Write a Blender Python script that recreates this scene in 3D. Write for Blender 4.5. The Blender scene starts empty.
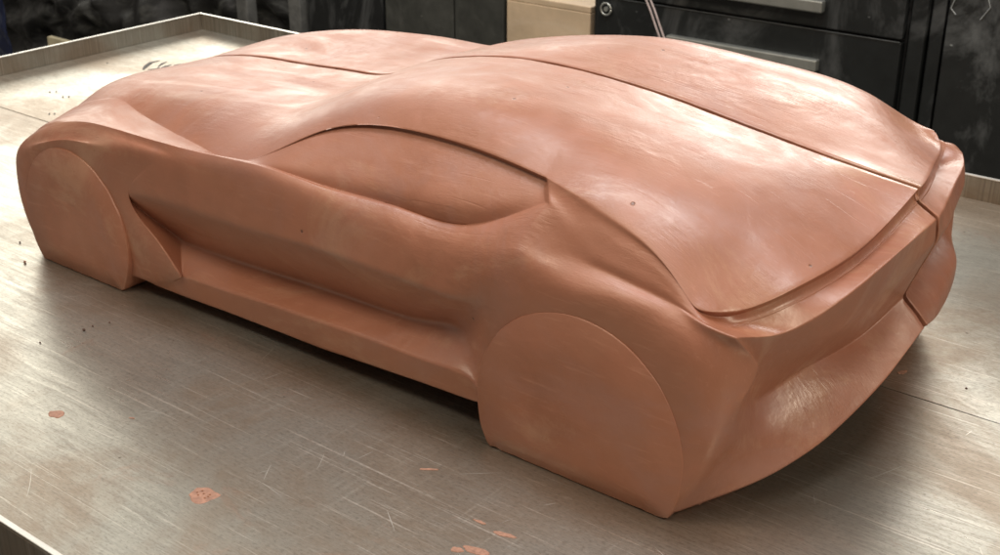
import bpy, bmesh, math, random
from mathutils import Vector, Matrix, noise
random.seed(7)
S = bpy.context.scene
C = S.collection
R = math.radians

# ---------------------------------------------------------------- camera
cam_d = bpy.data.cameras.new('camera')
cam = bpy.data.objects.new('camera', cam_d); C.objects.link(cam)
cam_d.sensor_width = 36.0; cam_d.lens = 45.66
cam_d.clip_start = 0.02; cam_d.clip_end = 60
cam.location = (1.15639, -0.96072, 0.57284)
fwd = Vector((-0.56481583, 0.7160275, -0.41022883))
cam.rotation_euler = fwd.to_track_quat('-Z', 'Y').to_euler()
cam_d.dof.use_dof = True; cam_d.dof.focus_distance = 1.0; cam_d.dof.aperture_fstop = 22
S.camera = cam
S.render.resolution_x = 1024; S.render.resolution_y = 568

# ---------------------------------------------------------------- ambient room light, lamps, exposure
W = bpy.data.worlds.new('World'); S.world = W; W.use_nodes = True
bg = W.node_tree.nodes['Background']
bg.inputs[0].default_value = (1.0, 0.90, 0.78, 1); bg.inputs[1].default_value = 0.27
S.view_settings.view_transform = 'Standard'; S.view_settings.look = 'None'
S.view_settings.exposure = 0.0; S.view_settings.gamma = 1.0

def area(name, loc, target, sx, sy, watts, col=(1, 0.93, 0.82)):
    l = bpy.data.lights.new(name, 'AREA'); l.shape = 'RECTANGLE'; l.size = sx; l.size_y = sy
    l.energy = watts; l.color = col
    o = bpy.data.objects.new(name, l); C.objects.link(o); o.location = loc
    o.rotation_euler = (Vector(target) - Vector(loc)).to_track_quat('-Z', 'Y').to_euler()
    return o
area('ceiling_lamp_far', (-0.3, 3.6, 1.65), (0.3, 0, 0), 2.0, 0.6, 62, (1, 0.96, 0.90))
area('ceiling_lamp_middle', (-2.5, 3.1, 1.45), (0.3, 0, 0.1), 1.6, 0.5, 20, (1, 0.95, 0.87))
area('window_light_left', (-4.2, 2.4, 1.75), (0.1, -0.1, 0.1), 2.8, 2.2, 62, (1, 0.96, 0.86))
area('ceiling_lamp_over', (0.2, 0.3, 2.6), (0.3, 0, 0), 2.6, 0.6, 62, (0.92, 0.94, 1.0))
area('ceiling_lamp_near', (0.2, -1.5, 2.7), (0.3, -0.1, 0.1), 2.4, 0.6, 38, (1, 0.87, 0.71))
area('lamp_right', (2.9, -0.6, 2.1), (0.7, -0.1, 0.1), 0.9, 0.6, 34, (1, 0.86, 0.70))

# ---------------------------------------------------------------- node helpers
def new_mat(name):
    m = bpy.data.materials.new(name); m.use_nodes = True
    nt = m.node_tree
    return m, nt, nt.nodes['Principled BSDF']
def N(nt, typ, **kw):
    n = nt.nodes.new(typ)
    for k, v in kw.items():
        if k.startswith('i_'):
            key = k[2:]; key = int(key) if key.isdigit() else key.replace('_', ' ')
            n.inputs[key].default_value = v
        else: setattr(n, k, v)
    return n
def L(nt, a, b): nt.links.new(a, b)
def coords(nt, scale=(1, 1, 1), rot=(0, 0, 0), loc=(0, 0, 0)):
    tc = N(nt, 'ShaderNodeTexCoord'); mp = N(nt, 'ShaderNodeMapping')
    mp.inputs['Scale'].default_value = scale; mp.inputs['Rotation'].default_value = rot
    mp.inputs['Location'].default_value = loc
    L(nt, tc.outputs['Object'], mp.inputs['Vector']); return mp.outputs['Vector']
def noise_n(nt, vec, scale, detail=4, rough=0.55, dist=0.0):
    n = N(nt, 'ShaderNodeTexNoise'); L(nt, vec, n.inputs['Vector'])
    n.inputs['Scale'].default_value = scale; n.inputs['Detail'].default_value = detail
    n.inputs['Roughness'].default_value = rough; n.inputs['Distortion'].default_value = dist
    return n.outputs['Fac']
def ramp(nt, fac, stops):
    r = N(nt, 'ShaderNodeValToRGB'); L(nt, fac, r.inputs['Fac'])
    e = r.color_ramp.elements
    while len(e) < len(stops): e.new(0.5)
    for el, (p, c) in zip(e, stops):
        el.position = p; el.color = c if len(c) == 4 else (*c, 1)
    return r.outputs['Color']
def rampf(nt, fac, a, b, va=0.0, vb=1.0):
    m = N(nt, 'ShaderNodeMapRange'); L(nt, fac, m.inputs['Value'])
    for i, v in ((1, a), (2, b), (3, va), (4, vb)): m.inputs[i].default_value = v
    m.clamp = True; return m.outputs['Result']
def mixc(nt, fac, a, b, typ='MIX'):
    m = N(nt, 'ShaderNodeMix', data_type='RGBA', blend_type=typ)
    if isinstance(fac, (int, float)): m.inputs[0].default_value = fac
    else: L(nt, fac, m.inputs[0])
    for i, v in ((6, a), (7, b)):
        if isinstance(v, tuple): m.inputs[i].default_value = v if len(v) == 4 else (*v, 1)
        else: L(nt, v, m.inputs[i])
    return m.outputs[2]
def math_n(nt, op, a, b=None, c=None):
    m = N(nt, 'ShaderNodeMath', operation=op)
    for i, v in enumerate((a, b, c)):
        if v is None: continue
        if isinstance(v, (int, float)): m.inputs[i].default_value = v
        else: L(nt, v, m.inputs[i])
    return m.outputs[0]
def bump(nt, h, strength, dist, prev=None):
    b = N(nt, 'ShaderNodeBump'); b.inputs['Strength'].default_value = strength
    b.inputs['Distance'].default_value = dist; L(nt, h, b.inputs['Height'])
    if prev is not None: L(nt, prev, b.inputs['Normal'])
    return b.outputs['Normal']

# ---------------------------------------------------------------- materials
def clay_material():
    m, nt, P = new_mat('styling_clay')
    v = coords(nt)
    big = noise_n(nt, v, 7, 5, 0.6, 0.4)
    mid = noise_n(nt, v, 30, 4, 0.6, 0.3)
    fine = noise_n(nt, v, 420, 3, 0.6)
    rake = noise_n(nt, coords(nt, (6, 130, 60), (0.1, 0.05, 0.75)), 3.0, 4, 0.7, 0.3)
    rake2 = noise_n(nt, coords(nt, (8, 170, 60), (0.0, 0.1, -0.35)), 3.0, 4, 0.7, 0.3)
    base = ramp(nt, big, [(0.30, (0.280, 0.105, 0.056)), (0.50, (0.325, 0.127, 0.070)), (0.72, (0.365, 0.154, 0.090))])
    base = mixc(nt, rampf(nt, mid, 0.45, 0.75, 0, 0.35), base, (0.40, 0.145, 0.082))
    base = mixc(nt, rampf(nt, rake, 0.58, 0.75, 0, 0.25), base, (0.60, 0.31, 0.21))
    # pale dried film doubling as painted sheen; mauve patches paint in cool ceiling light
    pt = noise_n(nt, coords(nt, (1.0, 2.6, 1.5), (0, 0, 0.4), (4, 2, 1)), 5.5, 8, 0.72, 1.0)
    base = mixc(nt, rampf(nt, pt, 0.55, 0.66, 0, 0.34), base, (0.50, 0.305, 0.195))
    pm = noise_n(nt, coords(nt, (1.2, 1.2, 1.5), (0, 0, 0), (9, 5, 3)), 4.5, 7, 0.68, 0.8)
    base = mixc(nt, rampf(nt, pm, 0.50, 0.64, 0, 0.40), base, (0.32, 0.165, 0.135))
    # tiny dark pits
    vo = N(nt, 'ShaderNodeTexVoronoi'); vo.inputs['Scale'].default_value = 22
    L(nt, v, vo.inputs['Vector'])
    pit = rampf(nt, vo.outputs['Distance'], 0.028, 0.045, 1, 0)
    base = mixc(nt, math_n(nt, 'MULTIPLY', pit, 0.75), base, (0.09, 0.035, 0.02))
    L(nt, base, P.inputs['Base Color'])
    r = rampf(nt, pt, 0.40, 0.66, 0.50, 0.30)
    r = math_n(nt, 'ADD', r, rampf(nt, mid, 0.35, 0.7, -0.04, 0.05))
    L(nt, r, P.inputs['Roughness'])
    P.inputs['Specular IOR Level'].default_value = 0.85
    P.inputs['Specular Tint'].default_value = (1, 0.96, 0.90, 1)
    nb = bump(nt, mid, 0.14, 0.003)
    # scraper strokes: separate patches of fine lines, each patch in its own direction
    for q, (ang, seed, thr) in enumerate(((1.15, 0, 0.53), (0.45, 5, 0.55), (1.75, 9, 0.54), (-0.5, 13, 0.57))):
        ln = noise_n(nt, coords(nt, (14, 150, 40), (0.1, 0.05, ang), (seed, seed, 0)), 2.2, 4, 0.7, 0.5)
        mk = rampf(nt, noise_n(nt, coords(nt, (1, 1, 1), (0, 0, ang), (seed, 0, seed)), 9, 3, 0.6, 0.8), thr, thr + 0.08, 0, 1)
        nb = bump(nt, math_n(nt, 'MULTIPLY', ln, mk), 0.34, 0.0009, nb)
    sc = noise_n(nt, coords(nt, (5, 190, 30), (0.2, 0.1, 0.45), (2, 2, 2)), 1.3, 2, 0.5, 0.4)
    nb = bump(nt, rampf(nt, sc, 0.68, 0.72, 1, 0), 0.3, 0.0004, nb)
    n4 = bump(nt, fine, 0.35, 0.0003, nb)
    n5 = bump(nt, pit, 0.6, -0.001, n4)
    L(nt, n5, P.inputs['Normal'])
    return m
CLAY = clay_material()

def steel_material(name, light=1.0, warm=0.0, rough=(0.24, 0.40), sx=5, sy=60):
    m, nt, P = new_mat(name)
    v = coords(nt)
    streak = noise_n(nt, coords(nt, (sx, sy, 1)), 2.4, 9, 0.74, 1.2)
    streak2 = noise_n(nt, coords(nt, (28, 420, 1), (0, 0, 0.03)), 2.0, 6, 0.8, 0.5)
    cross = noise_n(nt, coords(nt, (150, 5, 1), (0, 0, -0.35)), 1.6, 4, 0.7, 0.2)
    cloud = noise_n(nt, v, 4.2, 6, 0.62, 0.6)
    blot = noise_n(nt, coords(nt, loc=(3, 1, 0)), 17, 6, 0.7, 1.2)
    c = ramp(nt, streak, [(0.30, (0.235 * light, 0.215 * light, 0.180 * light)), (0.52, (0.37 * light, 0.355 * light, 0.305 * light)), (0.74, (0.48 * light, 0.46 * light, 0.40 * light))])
    c = mixc(nt, rampf(nt, cloud, 0.44, 0.58, 0, 0.75), c, (0.245 * light, 0.185 * light, 0.130 * light))
    c = mixc(nt, rampf(nt, blot, 0.60, 0.72, 0, 0.35), c, (0.44, 0.27, 0.19))
    c = mixc(nt, rampf(nt, streak2, 0.52, 0.72, 0, 0.45), c, (0.66, 0.62, 0.55))
    for sc, rot, lo, hi, am in (((5, 420, 1), 0.9, 0.67, 0.71, 0.28), ((4, 330, 1), -0.6, 0.68, 0.72, 0.25), ((9, 500, 1), 0.45, 0.68, 0.72, 0.25), ((6, 360, 1), 1.45, 0.69, 0.73, 0.3)):
        sn = noise_n(nt, coords(nt, sc, (0, 0, rot)), 1.0, 2, 0.5, 0.6)
        c = mixc(nt, rampf(nt, sn, lo, hi, 0, am), c, (0.85 * light, 0.80 * light, 0.70 * light))
    grit = noise_n(nt, coords(nt, (220, 520, 1)), 1.0, 4, 0.7, 0.2)
    c = mixc(nt, rampf(nt, grit, 0.50, 0.66, 0, 0.45), c, (0.13 * light, 0.115 * light, 0.09 * light))
    dots = N(nt, 'ShaderNodeTexVoronoi'); dots.inputs['Scale'].default_value = 34; L(nt, v, dots.inputs['Vector'])
    dm = math_n(nt, 'MULTIPLY', rampf(nt, dots.outputs['Distance'], 0.02, 0.06, 1, 0), rampf(nt, blot, 0.5, 0.56, 0, 0.8))
    c = mixc(nt, dm, c, (0.08, 0.05, 0.035))
    L(nt, c, P.inputs['Base Color'])
    P.inputs['Metallic'].default_value = 0.82
    r = rampf(nt, streak, 0.25, 0.75, rough[1], rough[0])
    r = math_n(nt, 'ADD', r, rampf(nt, cloud, 0.35, 0.7, -0.04, 0.12))
    r = math_n(nt, 'ADD', r, rampf(nt, cross, 0.55, 0.75, 0.0, 0.08))
    L(nt, r, P.inputs['Roughness'])
    n1 = bump(nt, streak, 0.12, 0.0006)
    n2 = bump(nt, streak2, 0.15, 0.0004, n1)
    n3 = bump(nt, blot, 0.15, 0.0015, n2)
    L(nt, n3, P.inputs['Normal'])
    return m
STEEL_NEAR = steel_material('worn_steel_near', 1.22)
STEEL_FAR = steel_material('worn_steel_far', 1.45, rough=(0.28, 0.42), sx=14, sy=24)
STEEL_RIM = steel_material('worn_steel_rim', 0.9, rough=(0.36, 0.5), sx=9, sy=9)

def plain(name, col, rough=0.5, metal=0.0, var=0.25, scale=30, bumpd=0.0008, dust=None, dust_amt=0.0, dscale=5, dvec=(1, 1, 1)):
    m, nt, P = new_mat(name)
    v = coords(nt); f = noise_n(nt, v, scale, 5, 0.6, 0.3)
    lo = tuple(x * (1 - var) for x in col); hi = tuple(min(1, x * (1 + var)) for x in col)
    c = ramp(nt, f, [(0.3, lo), (0.7, hi)])
    if dust:
        dn = noise_n(nt, coords(nt, dvec, (0.2, 0.6, 0.3)), dscale, 7, 0.68, 1.6)
        dm = rampf(nt, dn, 0.49, 0.72, 0, dust_amt)
        c = mixc(nt, dm, c, dust)
        sv = N(nt, 'ShaderNodeTexVoronoi'); sv.inputs['Scale'].default_value = 16; L(nt, coords(nt, (1, 1, 1.6), (0.4, 0.9, 0.5)), sv.inputs['Vector'])
        c = mixc(nt, rampf(nt, sv.outputs['Distance'], 0.03, 0.06, 0.7, 0), c, dust)
    L(nt, c, P.inputs['Base Color'])
    P.inputs['Roughness'].default_value = rough; P.inputs['Metallic'].default_value = metal
    L(nt, bump(nt, f, 0.4, bumpd), P.inputs['Normal'])
    return m

# ---------------------------------------------------------------- object helpers
def tag(o, label=None, cat=None, group=None, kind=None):
    if label: o['label'] = label
    if cat: o['category'] = cat
    if group: o['group'] = group
    if kind: o['kind'] = kind
    return o
def empty(name, loc=(0, 0, 0)):
    o = bpy.data.objects.new(name, None); C.objects.link(o); o.location = loc
    o.empty_display_size = 0.05; return o
def link_mesh(name, me, mat, parent=None):
    o = bpy.data.objects.new(name, me); C.objects.link(o)
    if mat and not me.materials: me.materials.append(mat)
    if parent:
        o.parent = parent; o.matrix_parent_inverse = Matrix.Translation(-parent.location)
    return o
def from_bm(name, bm, mat, parent=None, smooth=False):
    me = bpy.data.meshes.new(name); bm.normal_update(); bm.to_mesh(me); bm.free()
    if smooth:
        for p in me.polygons: p.use_smooth = True
    return link_mesh(name, me, mat, parent)
def box_bm(bm, x0, x1, y0, y1, z0, z1, bev=0.0):
    r = bmesh.ops.create_cube(bm, size=1.0)
    vs = r['verts']
    for v in vs:
        v.co = Vector(((x0 + x1) / 2 + v.co.x * (x1 - x0), (y0 + y1) / 2 + v.co.y * (y1 - y0), (z0 + z1) / 2 + v.co.z * (z1 - z0)))
    if bev:
        es = list({e for v in vs for e in v.link_edges})
        bmesh.ops.bevel(bm, geom=es, offset=bev, segments=2, affect='EDGES', profile=0.5)
def box(name, x0, x1, y0, y1, z0, z1, mat, parent=None, bev=0.002):
    bm = bmesh.new(); box_bm(bm, x0, x1, y0, y1, z0, z1, bev)
    return from_bm(name, bm, mat, parent)
def tube(bm, pts, r, seg=10):
    pts = [Vector(p) for p in pts]; rings = []
    for i, p in enumerate(pts):
        t = (pts[min(i + 1, len(pts) - 1)] - pts[max(i - 1, 0)]).normalized()
        a = t.orthogonal().normalized() if i == 0 else (rings_a - t * rings_a.dot(t)).normalized()
        rings_a = a; b = t.cross(a)
        rr = r[i] if isinstance(r, (list, tuple)) else r
        rings.append([bm.verts.new(p + a * math.cos(2 * math.pi * k / seg) * rr + b * math.sin(2 * math.pi * k / seg) * rr) for k in range(seg)])
    for q in range(len(rings) - 1):
        for k in range(seg):
            bm.faces.new((rings[q][k], rings[q][(k + 1) % seg], rings[q + 1][(k + 1) % seg], rings[q + 1][k]))
    bm.faces.new(rings[0][::-1]); bm.faces.new(rings[-1])
SIDE = [
  ("N0", [(-0.202, -0.002, 0.1), (-0.205, -0.002, 0.1), (-0.21, -0.002, 0.09), (-0.212, -0.002, 0.082), (-0.213, -0.002, 0.075), (-0.214, -0.002, 0.066), (-0.214, -0.002, 0.055), (-0.214, -0.002, 0.045), (-0.212, -0.002, 0.033), (-0.209, -0.002, 0.022), (-0.202, -0.002, 0.012)]),
  ("N1", [(-0.199, -0.038, 0.1), (-0.202, -0.0393, 0.1), (-0.207, -0.0418, 0.09), (-0.209, -0.0431, 0.082), (-0.21, -0.0436, 0.075), (-0.211, -0.0441, 0.066), (-0.211, -0.0443, 0.055), (-0.211, -0.0446, 0.045), (-0.209, -0.0448, 0.033), (-0.206, -0.0448, 0.022), (-0.199, -0.0443, 0.012)]),
  ("N2", [(-0.192, -0.075, 0.1), (-0.195, -0.0775, 0.1), (-0.2, -0.0825, 0.09), (-0.202, -0.085, 0.082), (-0.203, -0.086, 0.075), (-0.204, -0.087, 0.066), (-0.204, -0.0875, 0.055), (-0.204, -0.088, 0.045), (-0.202, -0.0885, 0.033), (-0.199, -0.0885, 0.022), (-0.192, -0.0875, 0.012)]),
  ("N3", [(-0.18, -0.115, 0.1), (-0.183, -0.1188, 0.1), (-0.188, -0.1265, 0.09), (-0.19, -0.1303, 0.082), (-0.191, -0.1319, 0.075), (-0.192, -0.1334, 0.066), (-0.192, -0.1342, 0.055), (-0.192, -0.1349, 0.045), (-0.19, -0.1357, 0.033), (-0.187, -0.1357, 0.022), (-0.18, -0.1342, 0.012)]),
  ("S0", [(-0.155, -0.15, 0.105), (-0.158, -0.155, 0.1), (-0.163, -0.165, 0.09), (-0.165, -0.17, 0.082), (-0.166, -0.172, 0.075), (-0.167, -0.174, 0.066), (-0.167, -0.175, 0.055), (-0.167, -0.176, 0.045), (-0.165, -0.177, 0.033), (-0.162, -0.177, 0.022), (-0.155, -0.175, 0.012)]),
  ("S1", [(-0.105, -0.165, 0.142), (-0.11, -0.172, 0.138), (-0.118, -0.188, 0.127), (-0.124, -0.2, 0.118), (-0.128, -0.207, 0.11), (-0.131, -0.211, 0.1), (-0.133, -0.214, 0.088), (-0.134, -0.215, 0.07), (-0.13, -0.216, 0.048), (-0.122, -0.216, 0.025), (-0.112, -0.215, 0.008)]),
  ("S2", [(-0.058, -0.17, 0.17), (-0.06, -0.178, 0.1675), (-0.068, -0.198, 0.158), (-0.0605, -0.219, 0.1574), (-0.0668, -0.226, 0.1505), (-0.0791, -0.232, 0.141), (-0.0919, -0.236, 0.1278), (-0.0986, -0.238, 0.1059), (-0.1002, -0.238, 0.0638), (-0.0886, -0.237, 0.0236), (-0.0764, -0.236, 0.0004)]),
  ("S3", [(-0.0003, -0.17, 0.1853), (0.0003, -0.1767, 0.1834), (0.002, -0.1952, 0.1788), (0.0039, -0.2159, 0.1749), (0.0048, -0.226, 0.1735), (0.0042, -0.232, 0.1642), (0.0062, -0.2385, 0.1553), (-0.0071, -0.2405, 0.1475), (-0.0327, -0.232, 0.0778), (-0.0248, -0.232, 0.0322), (-0.0266, -0.23, 0.0043)]),
  ("S4", [(0.0552, -0.182, 0.1833), (0.0573, -0.1878, 0.1825), (0.0629, -0.2036, 0.181), (0.0692, -0.2214, 0.1806), (0.0723, -0.23, 0.1809), (0.0805, -0.2345, 0.1746), (0.0893, -0.241, 0.1663), (0.0687, -0.2405, 0.1349), (0.0834, -0.2385, 0.079), (0.0892, -0.237, 0.0494), (0.0838, -0.2335, 0.019)]),
  ("S5", [(0.1276, -0.2, 0.1827), (0.1294, -0.2039, 0.1822), (0.1343, -0.2146, 0.1816), (0.1397, -0.2267, 0.1821), (0.1424, -0.2325, 0.1828), (0.148, -0.2365, 0.1762), (0.1457, -0.2412, 0.1645), (0.1018, -0.239, 0.1179), (0.1359, -0.238, 0.0798), (0.1675, -0.237, 0.0468), (0.1175, -0.231, 0.0176)]),
  ("S5b", [(0.1474, -0.2045, 0.1824), (0.1495, -0.2079, 0.182), (0.1554, -0.2174, 0.1818), (0.162, -0.228, 0.1828), (0.1652, -0.2332, 0.1837), (0.1704, -0.237, 0.1768), (0.1674, -0.2412, 0.164), (0.1035, -0.2385, 0.1176), (0.1338, -0.205, 0.0652), (0.1663, -0.2315, 0.0423), (0.1355, -0.2285, 0.0155)]),
  ("S6", [(0.2012, -0.216, 0.1823), (0.2033, -0.2182, 0.1822), (0.2092, -0.2241, 0.1826), (0.2158, -0.2308, 0.1842), (0.219, -0.234, 0.1855), (0.2244, -0.2383, 0.1774), (0.2191, -0.241, 0.1589), (0.2034, -0.241, 0.1243), (0.1855, -0.202, 0.062), (0.2231, -0.232, 0.044), (0.1991, -0.228, 0.0166)]),
  ("S7", [(0.2753, -0.2235, 0.1873), (0.2775, -0.2242, 0.1876), (0.2822, -0.2258, 0.1885), (0.2875, -0.228, 0.1891), (0.2972, -0.2318, 0.189), (0.3018, -0.237, 0.1792), (0.2976, -0.2405, 0.1557), (0.2862, -0.241, 0.1251), (0.2543, -0.2, 0.0621), (0.2881, -0.232, 0.0476), (0.2733, -0.227, 0.0174)]),
  ("S8", [(0.3379, -0.189, 0.2182), (0.3379, -0.1877, 0.2165), (0.3623, -0.212, 0.1979), (0.3697, -0.2205, 0.183), (0.3799, -0.2255, 0.1834), (0.3851, -0.2338, 0.1743), (0.381, -0.239, 0.1521), (0.3704, -0.2405, 0.1286), (0.3217, -0.199, 0.0644), (0.3547, -0.232, 0.0505), (0.344, -0.227, 0.0188)]),
  ("S9", [(0.4161, -0.176, 0.235), (0.4161, -0.1733, 0.2315), (0.4503, -0.2085, 0.2014), (0.4574, -0.216, 0.1819), (0.4643, -0.221, 0.181), (0.4666, -0.2315, 0.1711), (0.4624, -0.238, 0.1519), (0.4513, -0.24, 0.128), (0.4051, -0.2, 0.0669), (0.4297, -0.232, 0.0531), (0.4231, -0.227, 0.0223)]),
  ("S10", [(0.5094, -0.181, 0.2379), (0.5094, -0.1772, 0.2329), (0.5314, -0.2095, 0.205), (0.532, -0.2145, 0.1833), (0.534, -0.2195, 0.1814), (0.5334, -0.2305, 0.1724), (0.5228, -0.2375, 0.1531), (0.509, -0.239, 0.127), (0.4721, -0.203, 0.0729), (0.4982, -0.232, 0.0532), (0.4964, -0.227, 0.0255)]),
  ("S11", [(0.5921, -0.19, 0.2321), (0.5921, -0.1862, 0.2271), (0.5953, -0.1935, 0.2212), (0.6017, -0.202, 0.215), (0.5961, -0.216, 0.2035), (0.5923, -0.229, 0.188), (0.5855, -0.237, 0.1717), (0.5584, -0.237, 0.1296), (0.5302, -0.214, 0.0853), (0.5491, -0.232, 0.0526), (0.5519, -0.229, 0.0298)]),
  ("S12", [(0.5977, -0.191, 0.232), (0.6001, -0.1935, 0.229), (0.6044, -0.1985, 0.2238), (0.6101, -0.2055, 0.218), (0.6135, -0.2145, 0.2065), (0.6142, -0.228, 0.1874), (0.6107, -0.2375, 0.1735), (0.598, -0.24, 0.1387), (0.5779, -0.234, 0.0941), (0.577, -0.233, 0.0463), (0.5784, -0.228, 0.03)]),
  ("S13", [(0.6558, -0.203, 0.2264), (0.6577, -0.2086, 0.2185), (0.6594, -0.2138, 0.2103), (0.6607, -0.2186, 0.2021), (0.6619, -0.223, 0.1936), (0.6627, -0.227, 0.1849), (0.6658, -0.2388, 0.1733), (0.6567, -0.2408, 0.1513), (0.6532, -0.234, 0.1049), (0.6544, -0.234, 0.0602), (0.6541, -0.232, 0.0217)]),
  ("S14", [(0.7115, -0.212, 0.2108), (0.7121, -0.2159, 0.2049), (0.7126, -0.2194, 0.1988), (0.7128, -0.2225, 0.1925), (0.7128, -0.2252, 0.186), (0.7126, -0.2275, 0.1793), (0.7171, -0.238, 0.1715), (0.716, -0.2406, 0.1409), (0.72, -0.236, 0.0934), (0.7223, -0.236, 0.05), (0.7247, -0.236, 0.0051)]),
  ("S14b", [(0.7463, -0.219, 0.1851), (0.746, -0.2216, 0.1835), (0.7456, -0.2238, 0.1818), (0.745, -0.2256, 0.1799), (0.7441, -0.227, 0.1778), (0.7431, -0.228, 0.1754), (0.7569, -0.2335, 0.1672), (0.7727, -0.2395, 0.1449), (0.7752, -0.2403, 0.1066), (0.7706, -0.2404, 0.0552), (0.7489, -0.2395, 0.0033)]),
  ("S15", [(0.7622, -0.221, 0.1753), (0.7612, -0.219, 0.1713), (0.7648, -0.2216, 0.1697), (0.7671, -0.2232, 0.1688), (0.7689, -0.2245, 0.168), (0.7703, -0.2255, 0.1674), (0.7915, -0.23, 0.1662), (0.799, -0.2067, 0.139), (0.796, -0.2182, 0.114), (0.785, -0.2194, 0.0661), (0.768, -0.2183, 0.0092)]),
  ("T3", [(0.78, -0.1999, 0.1746), (0.778, -0.1993, 0.1691), (0.7787, -0.1994, 0.166), (0.7802, -0.1995, 0.164), (0.7819, -0.1996, 0.163), (0.7823, -0.1996, 0.1623), (0.803, -0.1946, 0.1574), (0.7889, -0.1807, 0.1245), (0.779, -0.1616, 0.0791), (0.7911, -0.1684, 0.0555), (0.797, -0.1777, 0.023)]),
  ("T2", [(0.806, -0.1621, 0.1872), (0.804, -0.1621, 0.1817), (0.8046, -0.1619, 0.1786), (0.806, -0.1618, 0.1765), (0.8076, -0.1617, 0.1754), (0.808, -0.1617, 0.1747), (0.824, -0.1554, 0.1673), (0.8154, -0.1347, 0.1351), (0.794, -0.1062, 0.0907), (0.8103, -0.1155, 0.0704), (0.822, -0.1284, 0.0423)]),
  ("T1", [(0.82, -0.0819, 0.197), (0.818, -0.0819, 0.1915), (0.8187, -0.0822, 0.1886), (0.8201, -0.0824, 0.1867), (0.8217, -0.0826, 0.1858), (0.8221, -0.0826, 0.1851), (0.84, -0.094, 0.1873), (0.8314, -0.0751, 0.1502), (0.81, -0.0489, 0.0989), (0.8271, -0.0547, 0.0876), (0.84, -0.0627, 0.0721)]),
  ("T0", [(0.827, -0.002, 0.2212), (0.825, -0.002, 0.2157), (0.8256, -0.002, 0.2125), (0.827, -0.002, 0.2104), (0.8287, -0.002, 0.2093), (0.8291, -0.002, 0.2086), (0.8457, -0.002, 0.199), (0.847, -0.002, 0.1786), (0.8275, -0.002, 0.1248), (0.8383, -0.002, 0.1151), (0.8493, -0.002, 0.1037)]),
]
FAR = {('T1', 0): (0.81, 0.07, 0.2083), ('T1', 6): (0.8276, 0.075, 0.1882), ('T1', 7): (0.8321, 0.075, 0.169), ('T1', 8): (0.8149, 0.055, 0.1204), ('T1', 9): (0.8348, 0.055, 0.106), ('T1', 10): (0.84, 0.05, 0.0892), ('T1', 1): (0.808, 0.07, 0.2028), ('T1', 2): (0.8087, 0.0703, 0.1999), ('T1', 3): (0.8101, 0.0705, 0.198), ('T1', 4): (0.8117, 0.0707, 0.1971), ('T1', 5): (0.812, 0.0703, 0.1958), ('T2', 0): (0.7925, 0.135, 0.2006), ('T2', 6): (0.8128, 0.14, 0.1865), ('T2', 7): (0.8166, 0.14, 0.1672), ('T2', 8): (0.8043, 0.11, 0.12), ('T2', 9): (0.8263, 0.11, 0.1082), ('T2', 10): (0.832, 0.1, 0.0886), ('T2', 1): (0.7905, 0.135, 0.1951), ('T2', 2): (0.7911, 0.1348, 0.192), ('T2', 3): (0.7925, 0.1347, 0.1899), ('T2', 4): (0.7941, 0.1346, 0.1888), ('T2', 5): (0.7947, 0.1353, 0.1885), ('T3', 0): (0.7794, 0.183, 0.1977), ('T3', 6): (0.8019, 0.185, 0.1872), ('T3', 7): (0.8042, 0.185, 0.166), ('T3', 8): (0.7955, 0.165, 0.1136), ('T3', 9): (0.8132, 0.165, 0.1039), ('T3', 10): (0.8161, 0.16, 0.0838), ('T3', 1): (0.7774, 0.1824, 0.1922), ('T3', 2): (0.7781, 0.1825, 0.1891), ('T3', 3): (0.7796, 0.1826, 0.1871), ('T3', 4): (0.7813, 0.1827, 0.1861), ('T3', 5): (0.7817, 0.1831, 0.1858), ('S15', 0): (0.7661, 0.2, 0.2049), ('S15', 6): (0.7892, 0.212, 0.1881), ('S15', 7): (0.7875, 0.218, 0.165), ('S15', 8): (0.7855, 0.218, 0.1128), ('S15', 9): (0.792, 0.218, 0.089), ('S15', 10): (0.7908, 0.21, 0.0417), ('S15', 1): (0.7651, 0.198, 0.2009), ('S15', 2): (0.7687, 0.2006, 0.1993), ('S15', 3): (0.771, 0.2022, 0.1984), ('S15', 4): (0.7728, 0.2035, 0.1976), ('S15', 5): (0.7738, 0.2047, 0.1965), ('S14b', 0): (0.7522, 0.208, 0.2057), ('S14b', 6): (0.7658, 0.232, 0.1842)}
LIFT = {'3': 0.004, '4': 0.006, '5': 0.007, '5b': 0.007, '6': 0.007, '7': 0.005, '10': 0.003, '11': 0.007, '12': 0.008, '13': 0.0065, '14': 0.007, '14b': 0.004}
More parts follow.
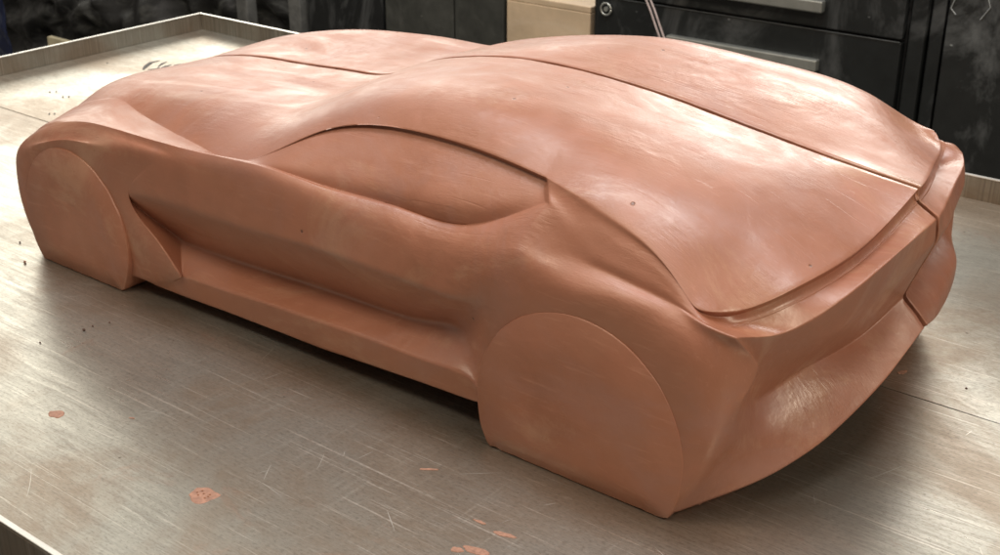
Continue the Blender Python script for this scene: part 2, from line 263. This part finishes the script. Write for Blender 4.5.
TOP = {
  "0": [(-0.202, -0.002, 0.1), (-0.199, -0.038, 0.1), (-0.192, -0.075, 0.1), (-0.18, -0.115, 0.1)],
  "1": [(-0.145, -0.002, 0.143), (-0.1391, -0.0476, 0.143), (-0.1282, -0.0933, 0.1428), (-0.1153, -0.1357, 0.1424)],
  "2": [(-0.09, -0.002, 0.172), (-0.0853, -0.049, 0.1749), (-0.0766, -0.0961, 0.1797), (-0.0662, -0.1398, 0.179)],
  "3": [(-0.03, -0.002, 0.1927), (-0.0256, -0.049, 0.1948), (-0.0176, -0.0961, 0.1973), (-0.0079, -0.1398, 0.194)],
  "4": [(0.05, -0.002, 0.2044), (0.0508, -0.0524, 0.2055), (0.0522, -0.1028, 0.2075), (0.0539, -0.1496, 0.2022)],
  "5": [(0.11, -0.002, 0.2072), (0.1126, -0.0574, 0.2079), (0.1174, -0.1129, 0.2107), (0.1231, -0.1644, 0.2051)],
  "5b": [(0.135, -0.002, 0.2085), (0.1368, -0.0587, 0.2088), (0.1402, -0.1154, 0.2116), (0.1442, -0.168, 0.2058)],
  "6": [(0.19, -0.002, 0.212), (0.1917, -0.0619, 0.2113), (0.1947, -0.1218, 0.2125), (0.1983, -0.1775, 0.2053)],
  "7": [(0.25, -0.002, 0.218), (0.2537, -0.064, 0.2172), (0.2606, -0.126, 0.2153), (0.2688, -0.1836, 0.2077)],
  "8": [(0.31, -0.002, 0.242), (0.3141, -0.0544, 0.2424), (0.3217, -0.1067, 0.2416), (0.3307, -0.1553, 0.2356)],
  "9": [(0.38, -0.002, 0.2575), (0.3853, -0.0507, 0.2588), (0.3951, -0.0994, 0.2592), (0.4068, -0.1447, 0.2538)],
  "10": [(0.46, -0.002, 0.2637), (0.4673, -0.0521, 0.2668), (0.4807, -0.1022, 0.2676), (0.4967, -0.1488, 0.2609)],
  "11": [(0.562, -0.002, 0.2579), (0.5665, -0.0546, 0.2589), (0.5746, -0.1073, 0.2597), (0.5844, -0.1562, 0.2518)],
  "12": [(0.572, -0.002, 0.2572), (0.5758, -0.0549, 0.2596), (0.5828, -0.1078, 0.2605), (0.5911, -0.157, 0.253)],
  "13": [(0.65, -0.002, 0.2458), (0.6509, -0.0583, 0.249), (0.6524, -0.1146, 0.2501), (0.6543, -0.1668, 0.2443)],
  "14": [(0.715, -0.002, 0.2357), (0.7145, -0.0608, 0.2387), (0.7135, -0.1196, 0.2374), (0.7124, -0.1742, 0.2287)],
  "14b": [(0.76, -0.002, 0.2291), (0.758, -0.0628, 0.2271), (0.7543, -0.1235, 0.222), (0.7498, -0.1799, 0.2059)],
  "15": [(0.827, -0.002, 0.2212), (0.82, -0.0819, 0.197), (0.806, -0.1621, 0.1872), (0.78, -0.1999, 0.1746)],
}
CREASE_ROWS = [
    (0, 'S2', 'S7', 0.85), (0, 'S7', 'S8', 0.8), (0, 'S8', 'S12', 0.93), (0, 'S12', 'S13', 0.5), (0, 'S13', 'S14', 0.25), (0, 'S14', 'S14b', 0.12), (0, 'S14b', 'S15', 0.3), (0, 'S15', 'T3', 0.5), (0, 'T3', 'T0', 0.93),
    (1, 'S8', 'S9', 0.4), (1, 'S9', 'S11', 0.85), (1, 'S15', 'T0', 0.7),
    (3, 'S7', 'S11', 0.9), (3, 'S11', 'S12', 0.6),
    (4, 'S2', 'S8', 0.75), (4, 'S8', 'S10', 0.25), (5, 'S12', 'S14b', 0.25), (5, 'S14b', 'T0', 0.75),
    (6, 'S15', 'T0', 0.85), (7, 'T3', 'T0', 0.5), (8, 'S15', 'T0', 1.0), (10, 'S1', 'T0', 0.9),
    (8, 'S5b', 'S11', 0.9), (9, 'S5', 'S12', 0.9), (7, 'S5b', 'S11', 0.5), (10, 'N0', 'S1', 0.5),
]
CREASE_COLS = [
    ('S11', 0, 3, 0.8), ('S12', 0, 3, 0.8), ('S5', 7, 9, 0.95), ('S5b', 7, 9, 0.8), ('S15', 6, 7, 0.6), ('T3', 7, 9, 0.4), ('S15', 7, 10, 1.0),
]
MERGE = {'12': '11', '5b': '5'}
# ---------------------------------------------------------------- the clay car
def build_car():
    names = [n for n, _ in SIDE]; ncol = len(names); NR = 11
    st = [n[1:] for n in names if n[0] == 'S']
    V = []; idx = {}
    def add(key, co):
        idx[key] = len(V); V.append(Vector(co)); return idx[key]
    for n, col in SIDE:
        for k in range(NR): add(('s', n, k), col[k])
    for s in st:
        for j in range(4):
            if s == '0': idx[('t', s, j)] = idx[('s', 'N%d' % j, 0)]
            elif s == '15': idx[('t', s, j)] = idx[('s', 'T%d' % j, 0)]
            elif s in MERGE: idx[('t', s, j)] = idx[('t', MERGE[s], j)]
            else: add(('t', s, j), TOP[s][j])
        idx[('t', s, 4)] = idx[('s', 'S' + s, 0)]
    for i, (n, col) in enumerate(SIDE):     # underside ring
        c = col[10]; cx = 0.33
        f = 0.12
        add(('u', n), (c[0] + (cx - c[0]) * f * 0.6, c[1] * (1 - f * 1.5) if n[1:] != '0' or n[0] == 'S' else c[1], c[2] + 0.004))
    F = []; REG = []
    def quad(a, b, c, d, reg=0):
        f = [v for i, v in enumerate((a, b, c, d)) if v not in (a, b, c, d)[:i]]
        if len(f) > 2: F.append(f); REG.append(reg)
    for i in range(ncol - 1):
        a, b = names[i], names[i + 1]
        for k in range(NR - 1):
            reg = 0
            sa = a[1:]; 
            if a[0] == 'S' and b[0] == 'S' and sa in ('7', '8', '9', '10') and k in (1, 2): reg = 1
            if (a[0] == 'T' or b[0] == 'T') and k in (6, 7) : reg = 2
            if (a[0] == 'T' or b[0] == 'T') and k in (8, 9) : reg = 3
            if a[0] == 'S' and b[0] == 'S' and sa in ('5b', '6', '7', '8', '9', '10') and k in (8, 9): reg = 4
            quad(idx[('s', a, k)], idx[('s', a, k + 1)], idx[('s', b, k + 1)], idx[('s', b, k)], reg)
        quad(idx[('s', a, 10)], idx[('u', a)], idx[('u', b)], idx[('s', b, 10)], 0)
    for q in range(len(st) - 1):
        for j in range(4):
            quad(idx[('t', st[q], j)], idx[('t', st[q], j + 1)], idx[('t', st[q + 1], j + 1)], idx[('t', st[q + 1], j)], 0)
    # split line down the middle: walls and floor of the groove
    chain = [idx[('s', 'N0', k)] for k in range(10, 0, -1)] + [idx[('t', s, 0)] for s in st if s not in MERGE] + [idx[('s', 'T0', k)] for k in range(1, 11)]
    for c in chain: V[c].y = -0.0034
    wall = []; floor = []
    for q, c in enumerate(chain):
        a = V[chain[max(q - 1, 0)]]; b = V[chain[min(q + 1, len(chain) - 1)]]
        t = Vector((b.x - a.x, 0, b.z - a.z)).normalized()
        inw = Vector((t.z, 0, -t.x)); dep = 0.012
        wall.append(add(('w', q), V[c] + inw * dep)); 
        V[wall[-1]].y = -0.0032
        fl = V[c] + inw * (dep + 0.0005); fl.y = 0
        floor.append(add(('f', q), fl))
    for q in range(len(chain) - 1):
        quad(chain[q], chain[q + 1], wall[q + 1], wall[q], 0)
        quad(wall[q], wall[q + 1], floor[q + 1], floor[q], 0)
    crease = {}
    def cr(a, b, w):
        crease[(min(a, b), max(a, b))] = max(w, crease.get((min(a, b), max(a, b)), 0))
    def crrow(k, c0, c1, w):
        i0, i1 = names.index(c0), names.index(c1)
        for i in range(i0, i1): cr(idx[('s', names[i], k)], idx[('s', names[i + 1], k)], w)
    def crcol(n, k0, k1, w):
        for k in range(k0, k1): cr(idx[('s', n, k)], idx[('s', n, k + 1)], w)
    for a in CREASE_ROWS: crrow(*a)
    for a in CREASE_COLS: crcol(*a)
    for lst, w in ((chain, 0.95), (wall, 0.9)):
        for q in range(len(lst) - 1): cr(lst[q], lst[q + 1], w)
    # mirror
    n0 = len(V); mir = {}
    fl = set(floor)
    for i in range(n0):
        if i in fl: mir[i] = i
        else:
            mir[i] = len(V); p = V[i].copy(); p.y = -p.y; V.append(p)
    for (nm, k), co in FAR.items(): V[mir[idx[('s', nm, k)]]] = Vector(co)
    for s, dz in LIFT.items():
        if s in MERGE: continue
        for j in (1, 2, 3): V[mir[idx[('t', s, j)]]].z += dz * (0.4, 0.8, 1.0)[j - 1]
        if s in ('12', '13', '14'): V[mir[idx[('s', 'S' + s, 0)]]].z += dz * 0.7
    nf = len(F)
    for f, r in zip(F[:nf], REG[:nf]):
        F.append([mir[v] for v in reversed(f)]); REG.append(r + 10 if r in (1, 4) else r)
    for (a, b), w in list(crease.items()): cr(mir[a], mir[b], w)
    # underside cap
    und = [idx[('u', n)] for n in names]
    me = bpy.data.meshes.new('cage'); me.from_pydata([tuple(v) for v in V], [], F); me.update()
    reg_slots = [0, 1, 2, 3, 4, 11, 14]
    for s in reg_slots: me.materials.append(CLAY)
    for p, r in zip(me.polygons, REG): p.material_index = reg_slots.index(r); p.use_smooth = True
    att = me.attributes.new('crease_edge', 'FLOAT', 'EDGE')
    for e in me.edges:
        k = (min(e.vertices), max(e.vertices))
        att.data[e.index].value = min(1.0, crease.get(k, 0.0))
    o = bpy.data.objects.new('cage', me); C.objects.link(o)
    md = o.modifiers.new('ss', 'SUBSURF'); md.levels = 1; md.render_levels = 1
    md.use_limit_surface = True; md.use_creases = True; md.quality = 4; md.boundary_smooth = 'PRESERVE_CORNERS'
    dg = bpy.context.evaluated_depsgraph_get()
    target = [v.co.copy() for v in me.vertices]
    import time; _t=time.time()
    for it in range(16):
        dg.update(); ev = o.evaluated_get(dg); em = ev.to_mesh()
        err = 0
        new = []
        for i, t in enumerate(target):
            d = t - em.vertices[i].co; err = max(err, d.length)
            new.append(me.vertices[i].co + d * 0.85)
        ev.to_mesh_clear()
        for i, p in enumerate(new): me.vertices[i].co = p
        me.update(); o.data.update_tag()
    print('cage fit', err, flush=True)
    md.levels = 4; md.render_levels = 4
    dg.update(); ev = o.evaluated_get(dg)
    full = bpy.data.meshes.new_from_object(ev, depsgraph=dg)
    bpy.data.objects.remove(o); print('SUB', len(full.vertices), time.time()-_t, flush=True)
    # slight hand-worked unevenness (real relief, under a millimetre)
    nrm = [n.vector.copy() for n in full.vertex_normals]
    for v in full.vertices:
        p = v.co.copy()
        d = noise.noise(p * 16) * 0.0007 + noise.noise(p * 45 + Vector((3, 1, 7))) * 0.00022
        q = p + nrm[v.index] * d
        if 0.001 < abs(p.y) < 0.0042: q.y += (noise.noise(Vector((p.x * 55, p.z * 55, 2))) * 0.0007 + noise.noise(Vector((p.x * 230, p.z * 230, 5))) * 0.0004) * (1 if p.y > 0 else -1)
        v.co = q
    full.update()
    root = empty('clay_car_model', (0.33, 0, 0))
    tag(root, 'reddish brown clay styling model of a low coupe on the steel table', 'clay model')
    print('disp', time.time()-_t, flush=True)
    vn = [n.vector.copy() for n in full.vertex_normals]
    part_names = {0: 'body', 1: 'side_window', 2: 'tail_panel', 3: 'rear_bumper', 4: 'side_skirt', 5: 'side_window', 6: 'side_skirt'}
    for slot, nm in part_names.items():
        polys = [p for p in full.polygons if p.material_index == slot]
        used = sorted({v for p in polys for v in p.vertices}); rm = {v: i for i, v in enumerate(used)}
        pm = bpy.data.meshes.new(nm)
        pm.from_pydata([tuple(full.vertices[v].co) for v in used], [], [[rm[v] for v in p.vertices] for p in polys])
        pm.update()
        for p in pm.polygons: p.use_smooth = True
        pm.normals_split_custom_set_from_vertices([vn[v] for v in used])
        link_mesh(nm, pm, CLAY, root)
    # wheels: flat clay discs, cut off level at the table top
    def wheel(cx, cz, r, squash, side, a0=0):
        bm = bmesh.new(); seg = 96; prof = [(1.0, 0.10), (1.0, 0.0016), (0.9965, 0.0005), (0.991, 0.0), (0.6, -0.0002), (0.3, -0.0002)]
        rings = []
        for rr, dy in prof:
            ring = []
            for q in range(seg):
                a = 2 * math.pi * q / seg
                x = cx + math.cos(a) * r * squash; z = cz + math.sin(a) * r
                wob = noise.noise(Vector((cx * 9 + math.cos(a) * 5, math.sin(a) * 5, side))) * 0.0012
                x += wob; z += wob * 0.5
                zf = 0.0006 + abs(noise.noise(Vector((x * 90, 2, 0)))) * 0.0022
                if z < zf: z = zf
                x = cx + (x - cx) * rr; z = cz + (z - cz) * rr
                ring.append(bm.verts.new((x, side * (0.2412 - dy), z)))
            rings.append(ring)
        for q in range(len(rings) - 1):
            for k in range(seg):
                f = (rings[q][k], rings[q][(k + 1) % seg], rings[q + 1][(k + 1) % seg], rings[q + 1][k])
                bm.faces.new(f if side > 0 else f[::-1])
        bm.faces.new(rings[-1] if side > 0 else rings[-1][::-1])
        bmesh.ops.recalc_face_normals(bm, faces=bm.faces)
        o = from_bm('wheel', bm, CLAY, root, True)
        return o
    for side in (-1, 1):
        wheel(0.0, 0.0545, 0.0905, 1.0, side)
        wheel(0.6635, 0.0475, 0.1005, 0.995, side)
    return root
build_car()
# ---------------------------------------------------------------- steel table
X0, X1, Y0, Y1, YS = -0.818, 1.75, -0.556, 0.605, 0.0658
table = empty('steel_table', (0.45, 0.02, -0.9))
tag(table, 'big worn steel work table with raised rim, clay smears and scratches', 'table')
box('tabletop', X0 + 0.001, X1, Y0, YS - 0.0010, -0.006, 0.0, STEEL_NEAR, table, 0.0007)
box('tabletop', X0 + 0.001, X1, YS + 0.0008, Y1, -0.006, -0.0003, STEEL_FAR, table, 0.0007)
box('rim', X0 - 0.004, X0, Y0, Y1 + 0.004, -0.03, 0.030, STEEL_RIM, table, 0.001)
box('rim', X0 + 0.0003, X1, Y1, Y1 + 0.004, -0.03, 0.0297, STEEL_RIM, table, 0.001)
box('edge_strip', X0, X1, Y0 - 0.006, Y0 - 0.0005, -0.045, 0.0022, STEEL_RIM, table, 0.002)
EDGE_SHINE = plain('edge_highlight_steel', (0.80, 0.78, 0.72), 0.32, 0.6, 0.1)  # polished steel made paler to paint in the light caught on rim tops
box('rim_highlight', X0 - 0.0042, X0 + 0.0012, Y0, Y1 + 0.0045, 0.0302, 0.0316, EDGE_SHINE, table, 0.0005)
box('rim_highlight', X0 + 0.0014, X1, Y1 - 0.001, Y1 + 0.0045, 0.0299, 0.0312, EDGE_SHINE, table, 0.0004)
box('edge_bright_line', X0, X1, Y0 - 0.0058, Y0 - 0.0008, 0.0024, 0.0036, EDGE_SHINE, table, 0.0005)  # pale strip added along the near edge as its bright line
LEGM = plain('table_leg_paint', (0.10, 0.095, 0.085), 0.6)
for x in (-0.76, 1.68):
    for y in (-0.5, 0.55): box('leg', x - 0.03, x + 0.03, y - 0.03, y + 0.03, -0.9, -0.008, LEGM, table, 0.004)
FL = plain('workshop_floor', (0.10, 0.095, 0.085), 0.7, scale=3, dust=(0.25, 0.24, 0.22), dust_amt=0.5)
f = box('floor', -9, 6, -5, 9, -0.95, -0.9, FL, None, 0); tag(f, kind='structure')

# ---------------------------------------------------------------- background at the far side
BLK = plain('black_cabinet_paint', (0.011, 0.0125, 0.012), 0.42, dust=(0.20, 0.205, 0.20), dust_amt=0.45, dscale=4.5, dvec=(1, 1, 0.5))
ALU = plain('brushed_alu', (0.52, 0.53, 0.48), 0.35, 0.8, 0.12)
cab = empty('tool_cabinet', (0, 1.5, -0.9))
tag(cab, 'black tool cabinet with wide drawers and silver bar handles behind the car', 'cabinet')
box('frame', -0.372, 0.321, 1.304, 1.80, -0.9, 0.26, BLK, cab, 0.004)
for z0, z1 in ((-0.40, -0.145), (-0.138, 0.013), (0.019, 0.125), (0.131, 0.235)):
    d = box('drawer', -0.352, 0.316, 1.286, 1.3035, z0, z1, BLK, cab, 0.002)
    h = box('handle', -0.17, 0.163, 1.268, 1.2855, z1 - 0.076, z1 - 0.053, ALU, d, 0.003)
    box('lip', -0.35, 0.314, 1.284, 1.2862, z1 + 0.0002, z1 + 0.002, plain('drawer_lip', (0.12, 0.125, 0.12), 0.4, 0.5), d, 0.0005)
t2 = empty('steel_cabinet', (0.9, 1.5, -0.9))
tag(t2, 'tall black cabinet with dusty chalky scuffs at the right edge', 'cabinet')
box('frame', 0.326, 0.356, 1.290, 1.80, -0.9, 0.6, BLK, t2, 0.003)
box('frame', 0.361, 0.386, 1.296, 1.80, -0.9, 0.6, BLK, t2, 0.003)
box('door', 0.391, 1.6, 1.292, 1.80, -0.9, 0.6, plain('dusty_black_panel', (0.012, 0.013, 0.012), 0.5, dust=(0.30, 0.31, 0.30), dust_amt=0.5, dscale=3.2, dvec=(1, 1, 0.6)), t2, 0.003)
LOCK = plain('olive_grey_paint', (0.042, 0.043, 0.036), 0.5, dust=(0.16, 0.16, 0.14), dust_amt=0.3, dscale=7)
lk = empty('metal_locker', (-0.8, 1.5, -0.9))
tag(lk, 'olive grey metal locker left of the pale wooden box', 'locker')
box('cabinet_shell', -0.985, -0.612, 1.312, 1.8, -0.9, 0.12, LOCK, lk, 0.003)
box('door', -0.982, -0.764, 1.297, 1.311, -0.88, 0.10, LOCK, lk, 0.003)
box('door', -0.760, -0.615, 1.297, 1.311, -0.88, 0.10, LOCK, lk, 0.003)
PLY = plain('pale_plywood', (0.60, 0.45, 0.29), 0.6, 0, 0.2, 9, dust=(0.70, 0.57, 0.42), dust_amt=0.5, dscale=3, dvec=(1, 1, 6))
bx = empty('wooden_box', (-0.49, 1.5, -0.9))
tag(bx, 'pale plywood box between the olive locker and the black tool cabinet', 'box')
box('side', -0.606, -0.378, 1.298, 1.75, -0.9, -0.030, PLY, bx, 0.002)
box('lid', -0.606, -0.378, 1.2985, 1.75, -0.0297, -0.016, PLY, bx, 0.002)

BIN = plain('scuffed_black_plastic', (0.010, 0.011, 0.011), 0.32, dust=(0.22, 0.225, 0.22), dust_amt=0.45, dscale=9, dvec=(1, 1, 0.4))
bn = empty('storage_case', (-1.14, 1.5, -0.9))
tag(bn, 'scuffed shiny black storage case left of the olive locker', 'case')
box('case_body', -1.262, -0.992, 1.30, 1.75, -0.9, -0.02, BIN, bn, 0.012)
box('case_lid', -1.266, -0.989, 1.296, 1.754, -0.010, 0.10, BIN, bn, 0.012)

def sheet(name, x0, x1, y, z0, z1, nx, nz, amp, mat, label, cat, seed=0, lean=0.12):
    bm = bmesh.new(); g = []
    for i in range(nx + 1):
        col = []
        for k in range(nz + 1):
            u = i / nx; w = k / nz
            x = x0 + (x1 - x0) * u; z = z0 + (z1 - z0) * w
            p = Vector((x * 2.2 + seed, z * 3.1, seed * 1.7))
            f = noise.fractal(p, 1.0, 2.1, 4) + 0.5 * abs(noise.noise(Vector((x * 7 + z * 6 + seed, z * 2, 3)))) + 0.25 * noise.noise(p * 6)
            col.append(bm.verts.new((x + 0.02 * noise.noise(p * 3), y + lean * w + amp * f, z + 0.03 * noise.noise(p * 2.5))))
        g.append(col)
    for i in range(nx):
        for k in range(nz): bm.faces.new((g[i][k], g[i + 1][k], g[i + 1][k + 1], g[i][k + 1]))
    o = from_bm(name, bm, mat, None, True)
    md = o.modifiers.new('thickness', 'SOLIDIFY'); md.thickness = 0.003
    tag(o, label, cat); return o
TARP = plain('black_plastic_film', (0.010, 0.0095, 0.008), 0.48, dust=(0.17, 0.17, 0.15), dust_amt=0.5, dscale=6, dvec=(1, 1, 2.2), bumpd=0.004, scale=14)
sheet('plastic_sheet', -3.6, -1.27, 1.50, -0.9, 0.10, 150, 80, 0.10, TARP, 'crumpled black plastic sheeting piled behind the table corner', 'plastic sheet', 2)
NAVY = plain('navy_cloth', (0.006, 0.012, 0.045), 0.8, scale=60, dust=(0.25, 0.27, 0.30), dust_amt=0.35, dscale=14)
sheet('hanging_cloth', -3.05, -2.66, 1.27, -0.9, 0.0, 30, 40, 0.03, NAVY, 'navy blue cloth hanging at the far left edge', 'cloth', 9, 0.0)
POST = plain('dusty_grey_post', (0.13, 0.13, 0.12), 0.55, 0.3, dust=(0.3, 0.3, 0.28), dust_amt=0.5, dscale=12)
for i, x in enumerate((-1.50, -1.295)):
    o = box('metal_post', x - 0.022, x + 0.022, 1.285, 1.32, -0.9, 0.15, POST, None, 0.003)
    tag(o, ('dusty grey upright post nearest the table corner', 'dusty grey upright post beside the black storage case')[i], 'post', 'grey posts behind the table')
OFF = plain('offcut_wood', (0.50, 0.44, 0.28), 0.7, 0, 0.2, 12)
def plank(a, b, w, t, label):
    a = Vector(a); b = Vector(b); d = (b - a); l = d.length
    bm = bmesh.new(); box_bm(bm, 0, l, -t / 2, t / 2, -w, 0, 0.002)
    q = d.to_track_quat('X', 'Z').to_matrix().to_4x4()
    bmesh.ops.transform(bm, matrix=Matrix.Translation(a) @ q, verts=bm.verts)
    tag(from_bm('wood_offcut', bm, OFF), label, 'wood offcut', 'wood offcuts on the black sheeting')
plank((-2.40, 1.26, -0.370), (-2.02, 1.33, -0.402), 0.075, 0.018, 'wider pale wood offcut lying against the black sheeting')
plank((-2.36, 1.20, -0.445), (-2.12, 1.24, -0.462), 0.014, 0.014, 'thin pale wood strip just below the wider offcut')

# small things on the black tool cabinet
bm = bmesh.new()
ring = [(-0.3265 + 0.0125 * math.cos(a), 1.281, -0.010 + 0.0125 * math.sin(a)) for a in [2 * math.pi * i / 24 for i in range(25)]]
tube(bm, ring, 0.0022, 8); from_bm('lock_ring', bm, ALU, cab, True)
bm = bmesh.new(); bmesh.ops.create_cone(bm, cap_ends=True, segments=24, radius1=0.006, radius2=0.005, depth=0.012, matrix=Matrix.Translation((-0.3265, 1.285, -0.010)) @ Matrix.Rotation(R(90), 4, 'X'))
from_bm('lock_barrel', bm, ALU, cab)
WIRE = plain('pale_wire', (0.55, 0.45, 0.42), 0.45)
for i in range(2):
    bm = bmesh.new(); dx = i * 0.011
    tube(bm, [(-0.262 + dx, 1.262, 0.16), (-0.236 + dx, 1.262, 0.06), (-0.207 + dx, 1.262, 0.01), (-0.178 + dx, 1.262, -0.05), (-0.160 + dx, 1.264, -0.14), (-0.15 + dx, 1.27, -0.40)], 0.0022, 8)
    tag(from_bm('cable', bm, WIRE, None, True), ('left strand of the thin pale cable pair hanging before the drawers', 'right strand of the thin pale cable pair hanging before the drawers')[i], 'cable', 'pale cables hanging before the drawers')
CHK = plain('pale_trim', (0.30, 0.31, 0.30), 0.5)
for pts in (((0.402, .110), (0.395, .087), (0.405, .077)), ((0.456, .115), (0.463, .097), (0.449, .074))):
    bm = bmesh.new(); tube(bm, [(x, 1.2915, z) for x, z in pts], 0.0011, 6); from_bm('trim_line', bm, CHK, t2)

# marks and crumbs on the table
SMEAR = plain('clay_smear', (0.34, 0.18, 0.12), 0.6, 0, 0.3, 260)
DARKC = plain('dark_clay_crumb', (0.10, 0.05, 0.035), 0.7)
INK = plain('dark_ink', (0.03, 0.022, 0.018), 0.6)
def blob(name, x, y, rx, ry, mat, parent, seed, h=0.0005, rot=0.0, z=0.0):
    bm = bmesh.new(); n = 28; top = []; bot = []
    for i in range(n):
        a = 2 * math.pi * i / n; w = 1 + 0.35 * noise.noise(Vector((math.cos(a) * 1.6 + seed, math.sin(a) * 1.6, seed)))
        px, py = math.cos(a) * rx * w, math.sin(a) * ry * w
        qx = x + px * math.cos(rot) - py * math.sin(rot); qy = y + px * math.sin(rot) + py * math.cos(rot)
        bot.append(bm.verts.new((qx, qy, z + 0.00005))); top.append(bm.verts.new((x + (qx - x) * 0.93, y + (qy - y) * 0.93, z + h)))
    for i in range(n): bm.faces.new((bot[i], bot[(i + 1) % n], top[(i + 1) % n], top[i]))
    bm.faces.new(top)
    return from_bm(name, bm, mat, parent)
for i, (x, y, rx, ry, rot) in enumerate([(0.242, -0.437, 0.0085, 0.0055, 0.2), (0.444, -0.439, 0.0125, 0.0105, 0.1), (0.640, -0.331, 0.006, 0.0014, 0.1), (0.666, -0.332, 0.009, 0.0025, 0.25), (0.649, -0.369, 0.005, 0.003, 0.4), (0.661, -0.361, 0.012, 0.004, 0.2), (0.560, -0.300, 0.008, 0.0012, 0.6), (0.801, 0.103, 0.006, 0.003, 1.2), (0.30, -0.40, 0.003, 0.0009, 0.4)]):
    blob('clay_smear', x, y, rx, ry, SMEAR, table, i * 3.1, 0.00045, rot)
for i, (dx, dy) in enumerate([(-0.005, 0.003), (-0.003, -0.003), (-0.0065, -0.001), (0.004, 0.003), (0.005, 0.0005), (0.0045, -0.0025), (-0.001, 0.001)]):
    blob('smear_speck', 0.444 + dx, -0.439 + dy, 0.0009, 0.0007, plain('smear_dark', (0.22, 0.085, 0.03), 0.7) if i == 0 else bpy.data.materials['smear_dark'], table, i * 1.7, 0.0003, 0, 0.00045)
def stroke(pts, w):
    bm = bmesh.new(); q = [Vector((x, y, 0)) for x, y in pts]; a = []; b = []
    for i, p in enumerate(q):
        t = (q[min(i + 1, len(q) - 1)] - q[max(i - 1, 0)]).normalized(); s = Vector((-t.y, t.x, 0)) * w * (0.35 if i in (0, len(q) - 1) else 1)
        a.append(bm.verts.new(p + s + Vector((0, 0, 0.0002)))); b.append(bm.verts.new(p - s + Vector((0, 0, 0.0002))))
    for i in range(len(q) - 1): bm.faces.new((b[i], b[i + 1], a[i + 1], a[i]))
    from_bm('ink_mark', bm, INK, table)
stroke([(-0.661, 0.345), (-0.675, 0.362), (-0.690, 0.385), (-0.688, 0.402)], 0.0042)
stroke([(-0.655, 0.372), (-0.668, 0.392), (-0.672, 0.405)], 0.0027)
stroke([(-0.640, 0.362), (-0.648, 0.382), (-0.650, 0.398)], 0.0033)
stroke([(-0.628, 0.378), (-0.640, 0.400), (-0.634, 0.418), (-0.618, 0.420)], 0.0045)
stroke([(-0.655, 0.350), (-0.646, 0.362), (-0.650, 0.372)], 0.003)
stroke([(-0.630, 0.362), (-0.634, 0.374), (-0.628, 0.386)], 0.0032)
stroke([(-0.612, 0.392), (-0.620, 0.408), (-0.632, 0.414)], 0.004)
stroke([(-0.619, 0.359), (-0.622, 0.375), (-0.617, 0.385)], 0.0033)
for x, y in ((-0.661, 0.160), (-0.655, 0.168), (-0.619, 0.156), (-0.613, 0.163), (-0.555, 0.088), (-0.550, 0.094), (-0.742, 0.330)):
    stroke([(x, y), (x - 0.004, y + 0.003), (x - 0.008, y + 0.006)], 0.0014)
k = 0
for x, y, r, h, lab in [(0.120, -0.323, 0.0022, 0.0016, 'largest dark crumb on the bare steel beside the front wheel'),
        (0.119, -0.312, 0.0014, 0.001, 'small dark crumb just behind the largest one by the front wheel'),
        (0.125, -0.296, 0.0012, 0.001, 'small dark crumb between the front wheel and the sill'),
        (0.109, -0.366, 0.0013, 0.001, 'dark crumb out on the bare steel left of the brown oval smear'),
        (-0.078, -0.262, 0.0024, 0.0018, 'reddish crumb right under the front corner of the clay car'),
        (-0.135, -0.232, 0.0016, 0.0012, 'dark crumb left of the front corner of the clay car'),
        (0.792, -0.059, 0.0028, 0.0024, 'brown crumb in the shadow below the rear bumper'),
        (0.765, -0.295, 0.0010, 0.0008, 'tiny crumb nearest the rear wheel corner at the bottom'),
        (0.860, 0.108, 0.0014, 0.0012, 'tiny dark crumb beside the centre of the tail')]:
    bm = bmesh.new(); bmesh.ops.create_icosphere(bm, subdivisions=2, radius=1.0)
    for v in bm.verts:
        r_ = r * 0.75; f = 1 + 0.35 * noise.noise(v.co * 1.7 + Vector((k * 3, 0, 0)))
        v.co = Vector((x + v.co.x * r_ * f, y + v.co.y * r_ * 0.8 * f, max(0.0001, h * 0.8 + v.co.z * h * f)))
    tag(from_bm('clay_crumb', bm, DARKC if k not in (4, 6) else SMEAR), lab, 'clay crumb', 'clay crumbs on the table'); k += 1

# crisp hand scratches on the near sheet, one pattern
SCR = plain('bright_scratch', (0.72, 0.70, 0.63), 0.35, 0.7, 0.1)
rs = random.Random(11)
for i in range(80):
    x = rs.uniform(-0.25, 1.05); y = rs.uniform(-0.54, 0.05) if x < 0.75 else rs.uniform(-0.3, 0.06)
    if -0.12 < x < 0.80 and y > -0.245: y = rs.uniform(-0.53, -0.26)
    a = rs.choice((0.05, 0.3, 1.1, 1.4, -0.5, 0.8, 2.0)) + rs.uniform(-0.2, 0.2); ln = rs.uniform(0.006, 0.05) * rs.uniform(0.4, 1.3); cv = rs.uniform(-6, 6); w = rs.uniform(0.00012, 0.00032)
    bm = bmesh.new(); L_ = []; R_ = []; p = Vector((x, y, 0.0001)); n_ = 7
    for q in range(n_):
        d = Vector((math.cos(a), math.sin(a), 0)); sd = Vector((-d.y, d.x, 0)) * w * math.sin(math.pi * (q + 0.4) / n_)
        L_.append(bm.verts.new(p + sd)); R_.append(bm.verts.new(p - sd)); p = p + d * ln / n_; a += cv * ln / n_
    for q in range(n_ - 1): bm.faces.new((R_[q], R_[q + 1], L_[q + 1], L_[q]))
    from_bm('scratch', bm, SCR, table)
